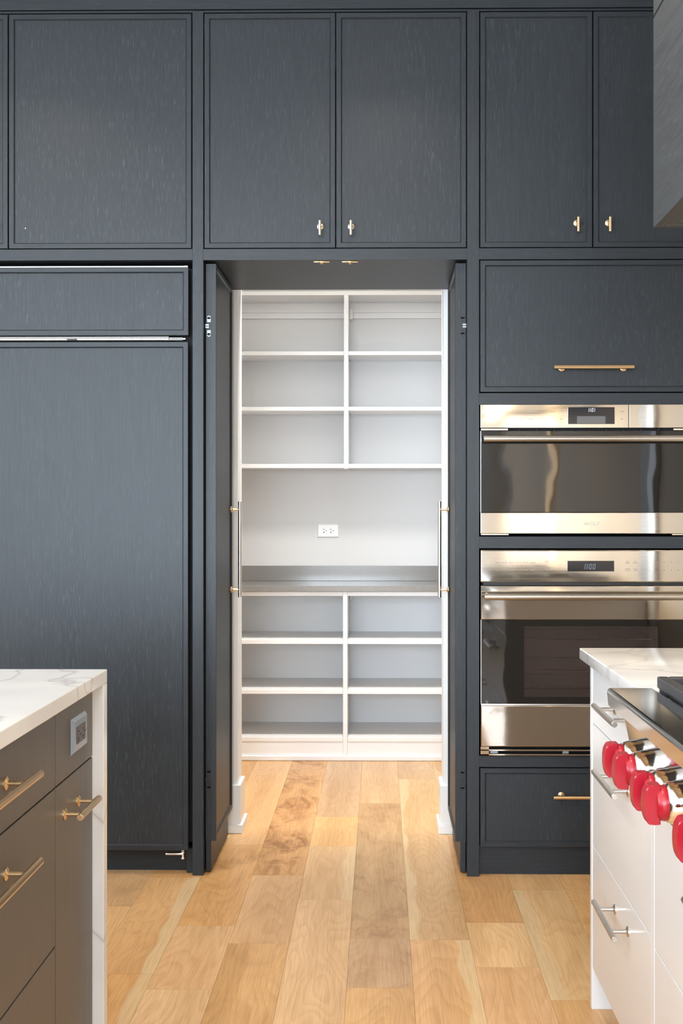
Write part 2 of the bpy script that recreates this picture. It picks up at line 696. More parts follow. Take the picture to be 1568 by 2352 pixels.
def bar_pull(parent, a, b, out, inset=0.022, stand=0.034, r=0.0062, mat='satin_brass', name='handle', rose=0.0115, seg=8):
    """a, b: bar ends on the front surface; out: outward normal."""
    a, b, n = Vector(a), Vector(b), Vector(out)
    d = (b - a).normalized()
    bm = bmesh.new()
    add_rod(bm, a + n * stand, b + n * stand, r, seg, 0.0008)
    for p in (a + d * inset, b - d * inset):
        add_lathe(bm, p, n, [(0, rose), (0.0025, rose), (0.004, rose * 0.75), (0.0055, 0.0045), (stand, 0.0042)], 16)
    return obj(name, bm, mat, parent, True)


# ------------------------------------------------------------------ surround of the pantry doorway
SX0, SX1 = -0.6505, -0.6125      # left upright
TX0, TX1 = 0.3020, 0.3440        # right upright
Z_T, Z_D = 2.9945, 2.1795
cab = thing('pantry_surround_cabinet', 'black stained oak surround over the pantry doorway with paired upper doors', 'cabinet', ((SX0 + TX1) / 2, 0.27, 0))
obj('stile', box((SX0, 0, 0), (SX1, 0.021, 3.0045), 0.0008, 1), 'oak_vertical', cab)
obj('stile', box((TX0, 0, 0), (TX1, 0.021, 3.0045), 0.0008, 1), 'oak_vertical', cab)
obj('side_panel', box((SX0, 0.0212, 0), (SX1, 0.543, 3.0)), 'oak_vertical', cab)
obj('side_panel', box((TX0, 0.0212, 0), (TX1, 0.543, 3.0)), 'oak_vertical', cab)
obj('rail', box((SX1, 0.0004, 2.138), (TX0, 0.021, 2.1762)), 'oak_across', cab)
obj('rail', box((SX1, 0.0004, 2.998), (TX0, 0.021, 3.0045)), 'oak_across', cab)
obj('soffit', box((SX1, 0.0212, 2.138), (TX0, 0.543, 2.157)), 'oak_across', cab)
obj('back_panel', box((SX1, 0.53, 2.157), (TX0, 0.543, 3.0)), 'carcass_black', cab)
d1 = shaker(cab, -0.6092, -0.1545, 2.1795, Z_T)
t_knob(d1, -0.2065, 2.2535)
d2 = shaker(cab, -0.1515, 0.2988, 2.1795, Z_T)
t_knob(d2, -0.0995, 2.2535)
for cx in (-0.2035, -0.1045):
    bm = bmesh.new()
    add_box(bm, (cx - 0.028, 0.0235, 2.1355), (cx + 0.028, 0.0375, 2.138), 0.001)
    add_lathe(bm, (cx, 0.0305, 2.1358), (0, 0, -1), [(0, 0.0075), (0.002, 0.0075), (0.004, 0.006), (0.0065, 0.0025)], 14)
    obj('roller_catch', bm, 'polished_brass', cab, True)


# ------------------------------------------------------------------ pantry doors standing open
def pantry_door(xf, side, label):
    y0, y1 = 0.030, 0.474
    th = 0.0365
    zb, zt = 0.112, 2.131
    root = thing('pantry_door', label, 'door', (xf - side * th / 2, y0, zb))

    def mp(u, v, d):
        return (xf - side * d, y0 + u, zb + v)
    w, h = y1 - y0, zt - zb
    obj('frame', frame_bm(mp, w, h, th, 0.0165, 0.004, 0.006), ['oak_vertical', 'oak_deep'], root)
    obj('panel', panel_bm(mp, w, h, th, 0.0165, 0.004, 0.006), 'oak_vertical', root)
    xb = xf - side * th
    xt = xf - side * 0.018
    obj('toe_board', box((min(xb, xt), y0 + 0.002, 0.006), (max(xb, xt), y1, zb - 0.0005), 0.0015), 'oak_deep', root)
    # long bar pull near the free edge
    yh = y1 - 0.045
    bm = bmesh.new()
    za, zc = 0.935, 1.303
    xs = xf + side * 0.034
    add_rod(bm, (xs, yh, za), (xs, yh, zc), 0.0068, 12, 0.001)
    h_ = obj('handle', bm, 'nickel_tone', root, True)
    for zz in (za + 0.029, zc - 0.031):
        bm = bmesh.new()
        add_lathe(bm, (xf, yh, zz), (side, 0, 0), [(0, 0.0125), (0.003, 0.0125), (0.006, 0.006), (0.008, 0.0048), (0.034, 0.0048)], 16)
        obj('post', bm, 'satin_brass', h_, True)
    # concealed hinges let into the front edge
    for zz, top in ((1.913, 1), (0.327, 0)):
        xc = xb + side * 0.011
        bm = bmesh.new()
        mat = 'hinge_grey' if (top and side > 0) else 'hinge_black'
        for s in (-1, 1):
            zc_ = zz + s * 0.0225
            add_box(bm, (xc - 0.0065, y0 - 0.0012, zc_ - 0.0085), (xc + 0.0065, y0 + 0.001, zc_ + 0.0085), 0.0004, 1)
            add_lathe(bm, (xc, y0 + 0.001, zc_ + s * 0.008), (0, -1, 0), [(0, 0.0065), (0.0022, 0.0065)], 14)
        hg = obj('hinge', bm, mat, root)
        bm = bmesh.new()
        for s in (-1, 1):
            add_lathe(bm, (xc, y0 - 0.001, zz + s * 0.031), (0, -1, 0), [(0, 0.0032), (0.0006, 0.0032)], 12)
        add_box(bm, (xc - 0.0065, y0 - 0.0008, zz - 0.014), (xc + 0.0065, y0 + 0.001, zz + 0.014))
        obj('screw', bm, 'slot_black', hg)
        bm = bmesh.new()
        for s in (-1, 1):
            x_a = xc - side * 0.012
            add_box(bm, (min(x_a, xc), y0 - 0.003, zz + s * 0.004 - 0.0028), (max(x_a, xc), y0 - 0.001, zz + s * 0.004 + 0.0028))
        obj('link', bm, 'hinge_grey' if top else 'hinge_black', hg)
    return root


pantry_door(-0.5722, 1, 'tall dark oak pantry door folded open beside the refrigerator')
pantry_door(0.2632, -1, 'tall dark oak pantry door folded open beside the wall ovens')

# ------------------------------------------------------------------ refrigerator bay
RX0 = -1.935
rc = thing('over_refrigerator_cabinet', 'black stained oak upper cabinet above the panelled refrigerator', 'cabinet', (-1.29, 0.28, 2.14))
obj('carcass', box((RX0, 0.023, 2.138), (SX0 - 0.0005, 0.543, 3.0)), 'carcass_black', rc)
obj('rail', box((RX0, 0, 2.138), (SX0, 0.021, 2.1762)), 'oak_across', rc)
obj('rail', box((RX0, 0, 2.998), (SX0, 0.021, 3.0045)), 'oak_across', rc)
dB = shaker(rc, -1.2905, -0.6545, 2.1795, Z_T)
bm = bmesh.new()
add_lathe(bm, (-1.2345, 0.0062, 2.2515), (0, -1, 0), [(0, 0.0022), (0.0012, 0.0016)], 10)
obj('knob_hole', bm, 'pale_brass', dB)
dA = shaker(rc, -1.931, -1.2945, 2.1795, Z_T)
t_knob(dA, -1.345, 2.2535)
obj('end_panel', box((RX0 - 0.02, 0, 0), (RX0 - 0.0005, 0.543, 3.0045)), 'oak_vertical', rc)

fr = thing('refrigerator', 'built-in refrigerator with dark oak grille panel and tall door', 'refrigerator', (-1.29, 0.28, 0))
obj('body', box((RX0 + 0.004, 0.060, 0.10), (-0.6545, 0.54, 2.120)), 'gap_black', fr)
FXR = -0.6640
g1 = shaker(fr, -1.925, FXR, 1.8765, 2.1135, -0.004, 'grille_panel')
g2 = shaker(fr, -1.43, FXR - 0.001, 0.088, 1.8535, -0.004, 'door_panel')
g3 = shaker(fr, -1.925, -1.4335, 0.088, 1.8535, -0.004, 'freezer_panel')
obj('top_trim', box((-1.925, 0.002, 2.1140), (-0.6795, 0.030, 2.1178)), 'bright_metal', fr)
obj('top_trim', box((-0.6790, 0.001, 2.1140), (-0.6675, 0.030, 2.1182)), 'bright_metal', fr)
bm = bmesh.new()
add_box(bm, (-1.925, 0.010, 1.8615), (-0.735, 0.050, 1.8690), 0.001)
add_box(bm, (-1.925, 0.014, 1.8710), (-0.735, 0.050, 1.8745), 0.001)
obj('hinge_rail', bm, 'nickel_tone', fr)
bm = bmesh.new()
add_rod(bm, (-0.733, 0.012, 1.8690), (-0.687, 0.012, 1.8690), 0.0024, 10)
add_rod(bm, (-0.757, 0.012, 1.8630), (-0.687, 0.012, 1.8630), 0.0024, 10)
add_rod(bm, (-0.687, 0.012, 1.8660), (-0.6755, 0.012, 1.8660), 0.0058, 14, 0.001)
obj('hinge_pin', bm, 'bright_metal', fr, True)
obj('hinge_slot', box((-1.09, 0.004, 1.8625), (-1.055, 0.030, 1.8665)), 'slot_black', fr)
bm = bmesh.new()
add_box(bm, (-0.745, 0.004, 0.0695), (-0.683, 0.020, 0.0765), 0.002)
add_rod(bm, (-0.685, 0.010, 0.0555), (-0.685, 0.010, 0.088), 0.0045, 14, 0.001)
add_lathe(bm, (-0.685, 0.010, 0.078), (0, 0, 1), [(0, 0.0085), (0.003, 0.0085), (0.006, 0.006), (0.009, 0.0085)], 14)
add_lathe(bm, (-0.685, 0.010, 0.0555), (0, 0, 1), [(0, 0.007), (0.005, 0.007)], 14)
obj('lower_hinge', bm, 'bright_metal', fr, True)
obj('toe_kick', box((RX0 + 0.004, 0.062, 0.0), (-0.676, 0.082, 0.099)), 'oak_across', fr)
obj('toe_filler', box((-0.676, 0.030, 0.0), (SX0 - 0.0005, 0.058, 0.086)), 'oak_vertical', fr)

# ------------------------------------------------------------------ oven tower
ox0, ox1 = TX1, 1.1645
ot = thing('oven_tower_cabinet', 'black stained oak tall cabinet framing the two steel wall ovens', 'cabinet', (0.755, 0.28, 0))
IX1 = 1.1235
bm = bmesh.new()
add_box(bm, (ox0, 0.50, 0.0), (ox1, 0.543, 3.0))
add_box(bm, (ox0 + 0.0002, 0.0212, 0.0), (ox0 + 0.001, 0.50, 3.0))
add_box(bm, (IX1, 0.0212, 0.0), (ox1, 0.50, 3.0))
for z in (2.140, 1.636, 1.139, 0.382):
    add_box(bm, (ox0 + 0.001, 0.0212, z), (IX1, 0.50, z + 0.018))
obj('carcass', bm, 'carcass_black', ot)
obj('stile', box((IX1, 0, 0.0), (ox1, 0.021, 3.0045)), 'oak_vertical', ot)
for za, zb in ((2.998, 3.0045), (2.138, 2.1762), (1.6345, 1.6745), (1.1375, 1.1780), (0.3800, 0.4180)):
    obj('rail', box((ox0, 0.0004, za), (IX1, 0.021, zb)), 'oak_across', ot)
e1 = shaker(ot, 0.3475, 0.7345, 2.1795, Z_T)
t_knob(e1, 0.6815, 2.2630, 'satin_brass')
e2 = shaker(ot, 0.7385, 1.1205, 2.1795, Z_T)
t_knob(e2, 0.7905, 2.2630, 'satin_brass')
e3 = shaker(ot, 0.3475, 1.1205, 1.6785, 2.1345, 0, 'lift_door')
bar_pull(e3, (0.5975, 0.0, 1.7605), (0.8720, 0.0, 1.7605), (0, -1, 0), 0.031, 0.034, 0.0072)
e4 = shaker(ot, 0.3475, 1.1205, 0.1035, 0.3755, 0, 'drawer')
bar_pull(e4, (0.5955, 0.0, 0.2830), (0.8740, 0.0, 0.2830), (0, -1, 0), 0.031, 0.034, 0.0066)
obj('toe_kick', box((ox0, 0.030, 0.0), (ox1, 0.050, 0.1000)), 'oak_across', ot)

# ------------------------------------------------------------------ seven-segment digits
SEG = {'0': 'abcdef', '1': 'bc'}


def digits_bm(txt, cx, cz, hgt, y, lean=0.12):
    bm = bmesh.new()
    w, tk = hgt * 0.46, hgt * 0.11
    adv = {'0': w * 1.45, '1': w * 0.85, ':': w * 0.35}
    total = sum(adv[c] for c in txt)
    x = cx - total / 2

    def q(xa, za, xb, zb):
        vs_ = []
        for yy in (y, y + 0.0004):
            for px, pz in ((xa, za), (xb, za), (xb, zb), (xa, zb)):
                vs_.append(bm.verts.new((px + lean * (pz - cz), yy, pz)))
        for f in ((0, 1, 2, 3), (4, 5, 6, 7), (0, 1, 5, 4), (1, 2, 6, 5), (2, 3, 7, 6), (3, 0, 4, 7)):
            bm.faces.new([vs_[i] for i in f])
    h2 = hgt / 2
    for c in txt:
        if c == ':':
            for s in (-1, 1):
                q(x, cz + s * h2 * 0.4 - tk / 2, x + tk, cz + s * h2 * 0.4 + tk / 2)
        else:
            xr = x + (w if c != '1' else w * 0.5)
            g = tk * 0.15
            if 'a' in SEG[c]:
                q(x, cz + h2 - tk, xr, cz + h2)
            if 'd' in SEG[c]:
                q(x, cz - h2, xr, cz - h2 + tk)
            if 'b' in SEG[c]:
                q(xr - tk, cz + g, xr, cz + h2)
            if 'c' in SEG[c]:
                q(xr - tk, cz - h2, xr, cz - g)
            if 'f' in SEG[c]:
                q(x, cz + g, x + tk, cz + h2)
            if 'e' in SEG[c]:
                q(x, cz - h2, x + tk, cz - g)
        x += adv[c]
    return bm


OXL, OXR = 0.3468, 1.1070
OC = 0.7265


def X(px):      # metres along the ovens from a fraction of their width
    return OC + (px - 1354) * 0.001503


def Z(py):
    return 1.2690 + (1172 - py) * 0.0015070


YF = -0.020
# --- steam oven (upper)
so = thing('steam_oven', 'upper steel wall oven with full glass door and clock reading 11:01', 'oven', (OC, 0.25, 1.184))
obj('body', box((OXL + 0.01, 0.022, 1.187), (OXR - 0.01, 0.48, 1.628)), 'gap_black', so)
bm = bmesh.new()
add_box(bm, (OXL, YF + 0.002, Z(984)), (X(1440), 0.020, Z(930.5)), 0.0012)
cp = obj('control_panel', bm, 'brushed_steel', so)
obj('control_panel', box((X(1441.3), YF + 0.002, Z(984)), (OXR, 0.020, Z(930.5)), 0.0012), 'brushed_steel', so)
obj('display', box((X(1301.5), YF + 0.0005, Z(975)), (X(1408), YF + 0.003, Z(936.5)), 0.0006, 1), 'display_black', cp)
obj('display_area', box((X(1322), YF + 0.0001, Z(974)), (X(1387), YF + 0.0006, Z(957))), 'display_grey', cp)
obj('clock_digits', digits_bm('11:01', X(1356), Z(943), 0.0125, YF - 0.0003), 'digit_white', cp)
for px, py, s in ((1196, 947.5, '[ ]'), (1216, 947.5, 'RECIPES'), (1246, 947.5, '<'), (1266, 947.5, 'MODE'), (1287, 947.5, '>'),
                  (1196, 964, 'ON'), (1216, 964, 'TIMER'), (1246, 964, 'OFF'), (1266, 964, 'START'), (1287, 964, 'SET'),
                  (1424, 947, 'TEMP'), (1424, 964, 'OK')):
    sz = 0.0065 if len(s) > 1 else 0.010
    obj('lettering', text_bm(s, sz, (X(px), YF + 0.0016, Z(py)), (1, 0, 0), (0, 0, 1)), 'label_grey', cp)
for xa, xb in ((OXL + 0.002, X(1164.5)), (X(1543), OXR - 0.002)):
    obj('vent_clip', box((xa, YF + 0.002, Z(989.3)), (xb, 0.02, Z(985.2)), 0.0008), 'pale_brass', so)
for k in range(9):
    obj('vent_rib', box((X(1190 + k * 40), 0.004, Z(989.5)), (X(1193 + k * 40), 0.02, Z(985))), 'carcass_black', so)
dr = obj('door', box((OXL, YF, Z(1225.5)), (OXR, 0.020, Z(1177.3)), 0.0015), 'brushed_steel', so)
obj('door_glass', box((OXL + 0.0015, YF + 0.001, Z(1177.0)), (OXR - 0.0015, 0.020, Z(990.5)), 0.001), 'black_glass', so)
obj('edge_trim', box((OXL, YF + 0.002, Z(1177.0)), (OXL + 0.0013, 0.019, Z(990.5))), 'bright_metal', so)
bm = bmesh.new()
add_rod(bm, (X(1106.5), -0.072, Z(1010.5)), (X(1602), -0.072, Z(1010.5)), 0.0112, 24, 0.001)
h_ = obj('handle', bm, 'nickel_tone', so, True)
for px in (1116, 1592):
    bm = bmesh.new()
    add_rod(bm, (X(px), -0.072, Z(1010.5)), (X(px), YF + 0.001, Z(1010.5)), 0.007, 14)
    obj('post', bm, 'nickel_tone', h_, True)
obj('lettering', text_bm('WOLF', 0.0155, (X(1355), YF - 0.0001, Z(1203)), (1, 0, 0), (0, 0, 1), 0.0003, xscale=1.25), 'outlet_grey', dr)
for xa, xb in ((OXL + 0.002, X(1166)), (X(1540), OXR - 0.002)):
    obj('vent_clip', box((xa, YF + 0.003, Z(1228.8)), (xb, 0.02, Z(1226.2)), 0.0006), 'pale_brass', so)

# --- main oven (lower)
wo = thing('wall_oven', 'lower steel wall oven with racks behind dark window and clock reading 11:00', 'oven', (OC, 0.25, 0.424))
YG = -0.022
obj('control_panel', box((OXL, YG, Z(1337)), (OXR, 0.020, Z(1262.5)), 0.004, 3), 'brushed_steel', wo)
cp = [c for c in wo.children if c.name.startswith('control_panel')][0]
obj('display', box((X(1300), YG - 0.0006, Z(1311.5)), (X(1406.5), YG + 0.003, Z(1287.5)), 0.0004, 1), 'display_black', cp)
obj('clock_digits', digits_bm('11:00', X(1352), Z(1300.5), 0.0185, YG - 0.0012), 'digit_dim', cp)
for k, s in enumerate(('BAKE', 'ROAST', 'BROIL', 'STONE', 'PROOF', 'CLEAN')):
    obj('lettering', text_bm(s, 0.0062, (X(1140 + 16.2 * k), YG - 0.0001, Z(1292)), (1, 0, 0), (0, 0, 1)), 'label_grey', cp)
for k, s in enumerate(('CONV', 'CROAST', 'DEHYD', 'GOURMET', 'PROBE', 'LIGHT')):
    obj('lettering', text_bm(s, 0.0058, (X(1140 + 16.2 * k), YG - 0.0001, Z(1309)), (1, 0, 0), (0, 0, 1)), 'label_grey', cp)
for px, py, s in ((1253, 1291, 'OVEN\nON'), (1253, 1308, 'OVEN\nOFF'), (1437, 1291, 'SET\nTIMER'), (1455, 1291, 'SET\nCLOCK'),
                  (1437, 1308, 'TIMED\nCOOK'), (1455, 1308, 'STOP\nTIME')):
    obj('lettering', text_bm(s, 0.0062, (X(px), YG - 0.0001, Z(py)), (1, 0, 0), (0, 0, 1)), 'label_grey', cp)
for k in range(5):
    obj('lettering', text_bm(str(k + 1), 0.0075, (X(1488 + 16.2 * k), YG - 0.0001, Z(1291)), (1, 0, 0), (0, 0, 1)), 'label_grey', cp)
    obj('lettering', text_bm(str((k + 6) % 10), 0.0075, (X(1488 + 16.2 * k), YG - 0.0001, Z(1309)), (1, 0, 0), (0, 0, 1)), 'label_grey', cp)
obj('vent_grille', box((OXL + 0.012, -0.004, Z(1343.5)), (OXR - 0.012, 0.02, Z(1337.3))), 'slot_black', wo)
dr = obj('door', box((OXL + 0.001, YG, Z(1422)), (OXR - 0.001, 0.016, Z(1344.2)), 0.0025, 3), 'brushed_steel', wo)
bm = bmesh.new()
add_box(bm, (OXL + 0.001, YG, Z(1712)), (OXR - 0.001, 0.016, Z(1618.5)), 0.0025, 3)
obj('lower_door_band', bm, 'brushed_steel', wo)
obj('band_trim', box((OXL + 0.002, YG + 0.002, Z(1618.2)), (OXR - 0.002, 0.016, Z(1614.5))), 'bright_metal', wo)
wx0, wx1, wz0, wz1 = X(1201), X(1507), Z(1599), Z(1437)
gx0, gx1, gz0, gz1 = OXL + 0.0028, OXR - 0.0028, Z(1614.2), Z(1422.3)
bm = bmesh.new()
for lo, hi in (((gx0, gz0), (wx0, gz1)), ((wx1, gz0), (gx1, gz1)), ((wx0, gz0), (wx1, wz0)), ((wx0, wz1), (wx1, gz1))):
    add_box(bm, (lo[0], YG + 0.0015, lo[1]), (hi[0], YG + 0.0075, hi[1]))
obj('door_glass', bm, 'black_glass', wo)
obj('window_pane', box((wx0, YG + 0.0015, wz0), (wx1, YG + 0.0065, wz1)), 'oven_window_glass', wo)
for s in (OXL + 0.001, OXR - 0.0025):
    obj('edge_trim', box((s, YG + 0.002, gz0), (s + 0.0015, 0.016, gz1)), 'bright_metal', wo)
bm = bmesh.new()
add_box(bm, (wx0 - 0.02, 0.40, wz0 - 0.03), (wx1 + 0.02, 0.41, wz1 + 0.03))
add_box(bm, (wx0 - 0.02, YG + 0.009, wz0 - 0.03), (wx0 - 0.012, 0.40, wz1 + 0.03))
add_box(bm, (wx1 + 0.012, YG + 0.009, wz0 - 0.03), (wx1 + 0.02, 0.40, wz1 + 0.03))
add_box(bm, (wx0 - 0.012, YG + 0.009, wz0 - 0.03), (wx1 + 0.012, 0.40, wz0 - 0.022))
add_box(bm, (wx0 - 0.012, YG + 0.009, wz1 + 0.022), (wx1 + 0.012, 0.40, wz1 + 0.03))
obj('oven_cavity', bm, 'enamel_grey', wo)
for zz in (Z(1470), Z(1541), Z(1583)):
    bm = bmesh.new()
    add_rod(bm, (wx0 - 0.01, 0.02, zz), (wx1 + 0.01, 0.02, zz), 0.0028, 8)
    add_rod(bm, (wx0 - 0.01, 0.37, zz), (wx1 + 0.01, 0.37, zz), 0.0028, 8)
    for k in range(20):
        xx = wx0 + (wx1 - wx0) * (k + 0.5) / 20
        add_rod(bm, (xx, 0.02, zz + 0.003), (xx, 0.37, zz + 0.003), 0.0016, 6)
    obj('oven_rack', bm, 'chrome', wo, True)
bm = bmesh.new()
add_rod(bm, (X(1106.5), -0.080, Z(1367)), (X(1602), -0.080, Z(1367)), 0.0112, 24, 0.001)
h_ = obj('handle', bm, 'nickel_tone', wo, True)
for px in (1118, 1590):
    bm = bmesh.new()
    add_rod(bm, (X(px), -0.080, Z(1367)), (X(px), YG + 0.001, Z(1367)), 0.007, 14)
    obj('post', bm, 'nickel_tone', h_, True)
bm = bmesh.new()
add_box(bm, (OXL, YG + 0.004, Z(1733)), (OXR, 0.018, Z(1729.5)), 0.0008)
add_box(bm, (OXL, YG + 0.004, Z(1722.5)), (OXR, 0.018, Z(1719)), 0.0008)
add_box(bm, (OXL, YG + 0.004, Z(1733)), (X(1121), 0.018, Z(1713)), 0.0008)
add_box(bm, (X(1587), YG + 0.004, Z(1733)), (OXR, 0.018, Z(1713)), 0.0008)
obj('vent_frame', bm, 'brushed_steel', wo)
for a, b in ((1124, 1142), (1290, 1304), (1400, 1420), (1500, 1520)):
    obj('vent_tab', box((X(a), YG + 0.010, Z(1729)), (X(b), 0.018, Z(1723)), 0.0008), 'hinge_grey', wo)
obj('body', box((OXL + 0.008, 0.024, 0.427), (wx0 - 0.022, 0.48, 1.128)), 'gap_black', wo)
obj('body', box((wx1 + 0.022, 0.024, 0.427), (OXR - 0.008, 0.48, 1.128)), 'gap_black', wo)
obj('body', box((wx0 - 0.022, 0.024, wz1 + 0.032), (wx1 + 0.022, 0.48, 1.128)), 'gap_black', wo)
obj('body', box((wx0 - 0.022, 0.024, 0.427), (wx1 + 0.022, 0.48, wz0 - 0.032)), 'gap_black', wo)

# ------------------------------------------------------------------ pantry shelving
ux0, ux1 = PX0 + 0.003, PX1 - 0.003
yu, yb = 2.022, 2.268
dvx0, dvx1 = -0.1875, -0.1640
us = thing('wall_shelf_unit', 'white two-bay shelf unit fixed high on the pantry wall', 'shelf', ((ux0 + ux1) / 2, 2.15, 1.488))
obj('top_board', box((ux0, yu, 2.3925), (ux1, yb, 2.4140), 0.001, 1), 'white_shelf', us)
obj('bottom_board', box((ux0 + 0.02, yu, 1.4895), (dvx0, yb, 1.5110), 0.001, 1), 'white_shelf', us)
obj('bottom_board', box((dvx1, yu, 1.4895), (ux1 - 0.02, yb, 1.5110), 0.001, 1), 'white_shelf', us)
obj('side_board', box((ux0, yu, 1.4870), (ux0 + 0.0195, yb, 2.3920), 0.001, 1), 'white_shelf', us)
obj('side_board', box((ux1 - 0.0195, yu, 1.4870), (ux1, yb, 2.3920), 0.001, 1), 'white_shelf', us)
obj('divider', box((dvx0, yu - 0.001, 1.4860), (dvx1, yb, 2.3920), 0.001, 1), 'white_shelf', us)
for z in (2.0790, 1.7890):
    for a, b in ((ux0 + 0.02, dvx0 - 0.0005), (dvx1 + 0.0005, ux1 - 0.02)):
        obj('shelf', box((a, yu + 0.001, z), (b, yb, z + 0.0205), 0.001, 1), 'white_shelf', us)
for a, b in ((ux0 + 0.02, dvx0 - 0.0005), (dvx1 + 0.0005, ux1 - 0.02)):
    obj('hanging_rail', box((a, 2.252, 2.341), (b, yb, 2.392)), 'white_shelf', us)
    obj('hanging_rail', box((a, 2.258, 2.310), (b, yb, 2.3405)), 'white_shelf', us)
bk = box((dvx1 + 0.0005, 2.225, 2.300), (dvx1 + 0.018, 2.2515, 2.357), 0.002)
obj('corner_bracket', bk, 'plastic_white', us)
for z in (2.079, 1.789):
    for xx in (dvx0 - 0.006, dvx1):
        for yy in (2.06, 2.2):
            obj('shelf_pin', box((xx, yy, z - 0.006), (xx + 0.006, yy + 0.008, z - 0.0005)), 'hinge_grey', us)
bm = bmesh.new()
add_lathe(bm, (dvx0 - 0.006, 2.265, 1.553), (0, -1, 0), [(0, 0.006), (0.004, 0.005)], 12)
obj('screw_cap', bm, 'plastic_white', us)

yl = 1.842
bs = thing('base_shelf_unit', 'white two-bay open base shelves on the pantry floor', 'shelf', ((ux0 + ux1) / 2, 2.05, 0))
for z0, z1, nm in ((0.6120 - 0.021, 0.6120, 'shelf'), (0.3590 - 0.021, 0.3590, 'shelf'), (0.0970, 0.1185, 'bottom_board'), (0.8350, 0.8560, 'top_rail')):
    for a, b in ((ux0 + 0.02, dvx0 + 0.0005), (dvx1 + 0.0005, ux1 - 0.02)):
        obj(nm, box((a, yl + 0.001, z0), (b, yb, z1), 0.001, 1), 'white_shelf', bs)
obj('divider', box((dvx0 + 0.001, yl, 0.0290), (dvx1, yb, 0.8565), 0.001, 1), 'white_shelf', bs)
obj('side_board', box((ux0, yl, 0), (ux0 + 0.0195, yb, 0.8565), 0.001, 1), 'white_shelf', bs)
obj('side_board', box((ux1 - 0.0195, yl, 0), (ux1, yb, 0.8565), 0.001, 1), 'white_shelf', bs)
for a, b in ((ux0 + 0.02, dvx0 + 0.0005), (dvx1 + 0.0005, ux1 - 0.02)):
    obj('plinth', box((a, yl + 0.004, 0.029), (b, yl + 0.022, 0.0965)), 'white_shelf', bs)
    obj('hanging_rail', box((a, 2.250, 0.770), (b, yb, 0.8345)), 'white_shelf', bs)
    obj('back_panel', box((a, 2.262, 0.119), (b, yb, 0.7695)), 'white_shelf', bs)
obj('floor_mould', box((ux0 + 0.02, yl - 0.010, 0.0), (ux1 - 0.02, yl + 0.020, 0.0285), 0.006, 3), 'white_shelf', bs)
obj('corner_bracket', box((dvx1 + 0.0005, 2.215, 0.782), (dvx1 + 0.018, 2.2495, 0.828), 0.004), 'plastic_white', bs)

pc = thing('pantry_worktop', 'grey speckled quartz worktop with low upstand in the pantry', 'worktop', ((ux0 + ux1) / 2, 2.05, 0.857))
obj('slab', box((PX0 + 0.001, 1.832, 0.8570), (PX1 - 0.001, yb, 0.8860), 0.0015), 'grey_quartz', pc)
obj('upstand', box((PX0 + 0.001, 2.248, 0.8862), (PX1 - 0.001, yb, 0.9680), 0.0012), 'grey_quartz', pc)


def outlet_plate(root, c, r, u, n, w, h, mat_plate, mat_sock, mat_slot, sock_w, sock_h):
    c, r, u, n = Vector(c), Vector(r), Vector(u), Vector(n)

    def slab(nm, cu, cv, hw, hh, d0, d1, cham, mat, parent):
        bm = bmesh.new()
        lo = [bm.verts.new(c + r * (cu + su * hw) + u * (cv + sv * hh) + n * d0) for su, sv in ((-1, -1), (1, -1), (1, 1), (-1, 1))]
        hi = [bm.verts.new(c + r * (cu + su * (hw - cham)) + u * (cv + sv * (hh - cham)) + n * d1) for su, sv in ((-1, -1), (1, -1), (1, 1), (-1, 1))]
        bm.faces.new(lo)
        bm.faces.new(hi)
        for k in range(4):
            bm.faces.new((lo[k], lo[(k + 1) % 4], hi[(k + 1) % 4], hi[k]))
        return obj(nm, bm, mat, parent)
    slab('plate', 0, 0, w / 2, h / 2, 0.0, 0.0065, 0.0065, mat_plate, root)
    s = slab('socket', 0, 0, sock_w / 2, sock_h / 2, 0.006, 0.0080, 0.0008, mat_sock, root)
    for cu in (-sock_w * 0.28, sock_w * 0.28):
        slab('slot', cu - 0.004, 0.0075, 0.0045, 0.0013, 0.0078, 0.0084, 0, mat_slot, s)
        slab('slot', cu - 0.004, -0.0065, 0.0045, 0.0013, 0.0078, 0.0084, 0, mat_slot, s)
        slab('slot', cu - 0.004, -0.010, 0.0012, 0.0035, 0.0078, 0.0084, 0, mat_slot, s)
        bm = bmesh.new()
        add_lathe(bm, c + r * (cu + 0.009) + n * 0.0078, n, [(0, 0.0026), (0.0006, 0.0026)], 12)
        obj('ground_hole', bm, mat_slot, s)
    for su in (-1, 1):
        bm = bmesh.new()
        add_lathe(bm, c + r * (su * w * 0.41) + n * 0.006, n, [(0, 0.0028), (0.001, 0.0024)], 12)
        obj('screw', bm, mat_plate, root)


ol = thing('wall_outlet', 'white double outlet set sideways on the pantry wall above the worktop', 'outlet', (-0.2805, FY1, 1.158))
outlet_plate(ol, (-0.2805, FY1 - 0.0002, 1.158), (1, 0, 0), (0, 0, 1), (0, -1, 0), 0.119, 0.076, 'plastic_white', 'plastic_white', 'slot_black', 0.068, 0.034)

# ------------------------------------------------------------------ island (left)
IE = -0.607                    # worktop edge towards the aisle
IFX = -0.632                   # drawer fronts
IY = -1.437
it = thing('island_worktop', 'white veined marble worktop folding down the island end', 'worktop', (-1.2, -2.9, 0))
obj('top_slab', box((-1.80, -4.45, 0.885), (IE, IY, 0.915), 0.002), 'marble', it)
obj('waterfall_slab', box((-1.80, IY - 0.0305, 0.0), (IE, IY, 0.8848), 0.0015), 'marble', it)


def slab_front(parent, name, y0, y1, z0, z1, x, out, mat, t=0.019, bev=0.0012):
    lo = (min(x, x - out * t), y0, z0)
    hi = (max(x, x - out * t), y1, z1)
    return obj(name, box(lo, hi, bev, 2), mat, parent)


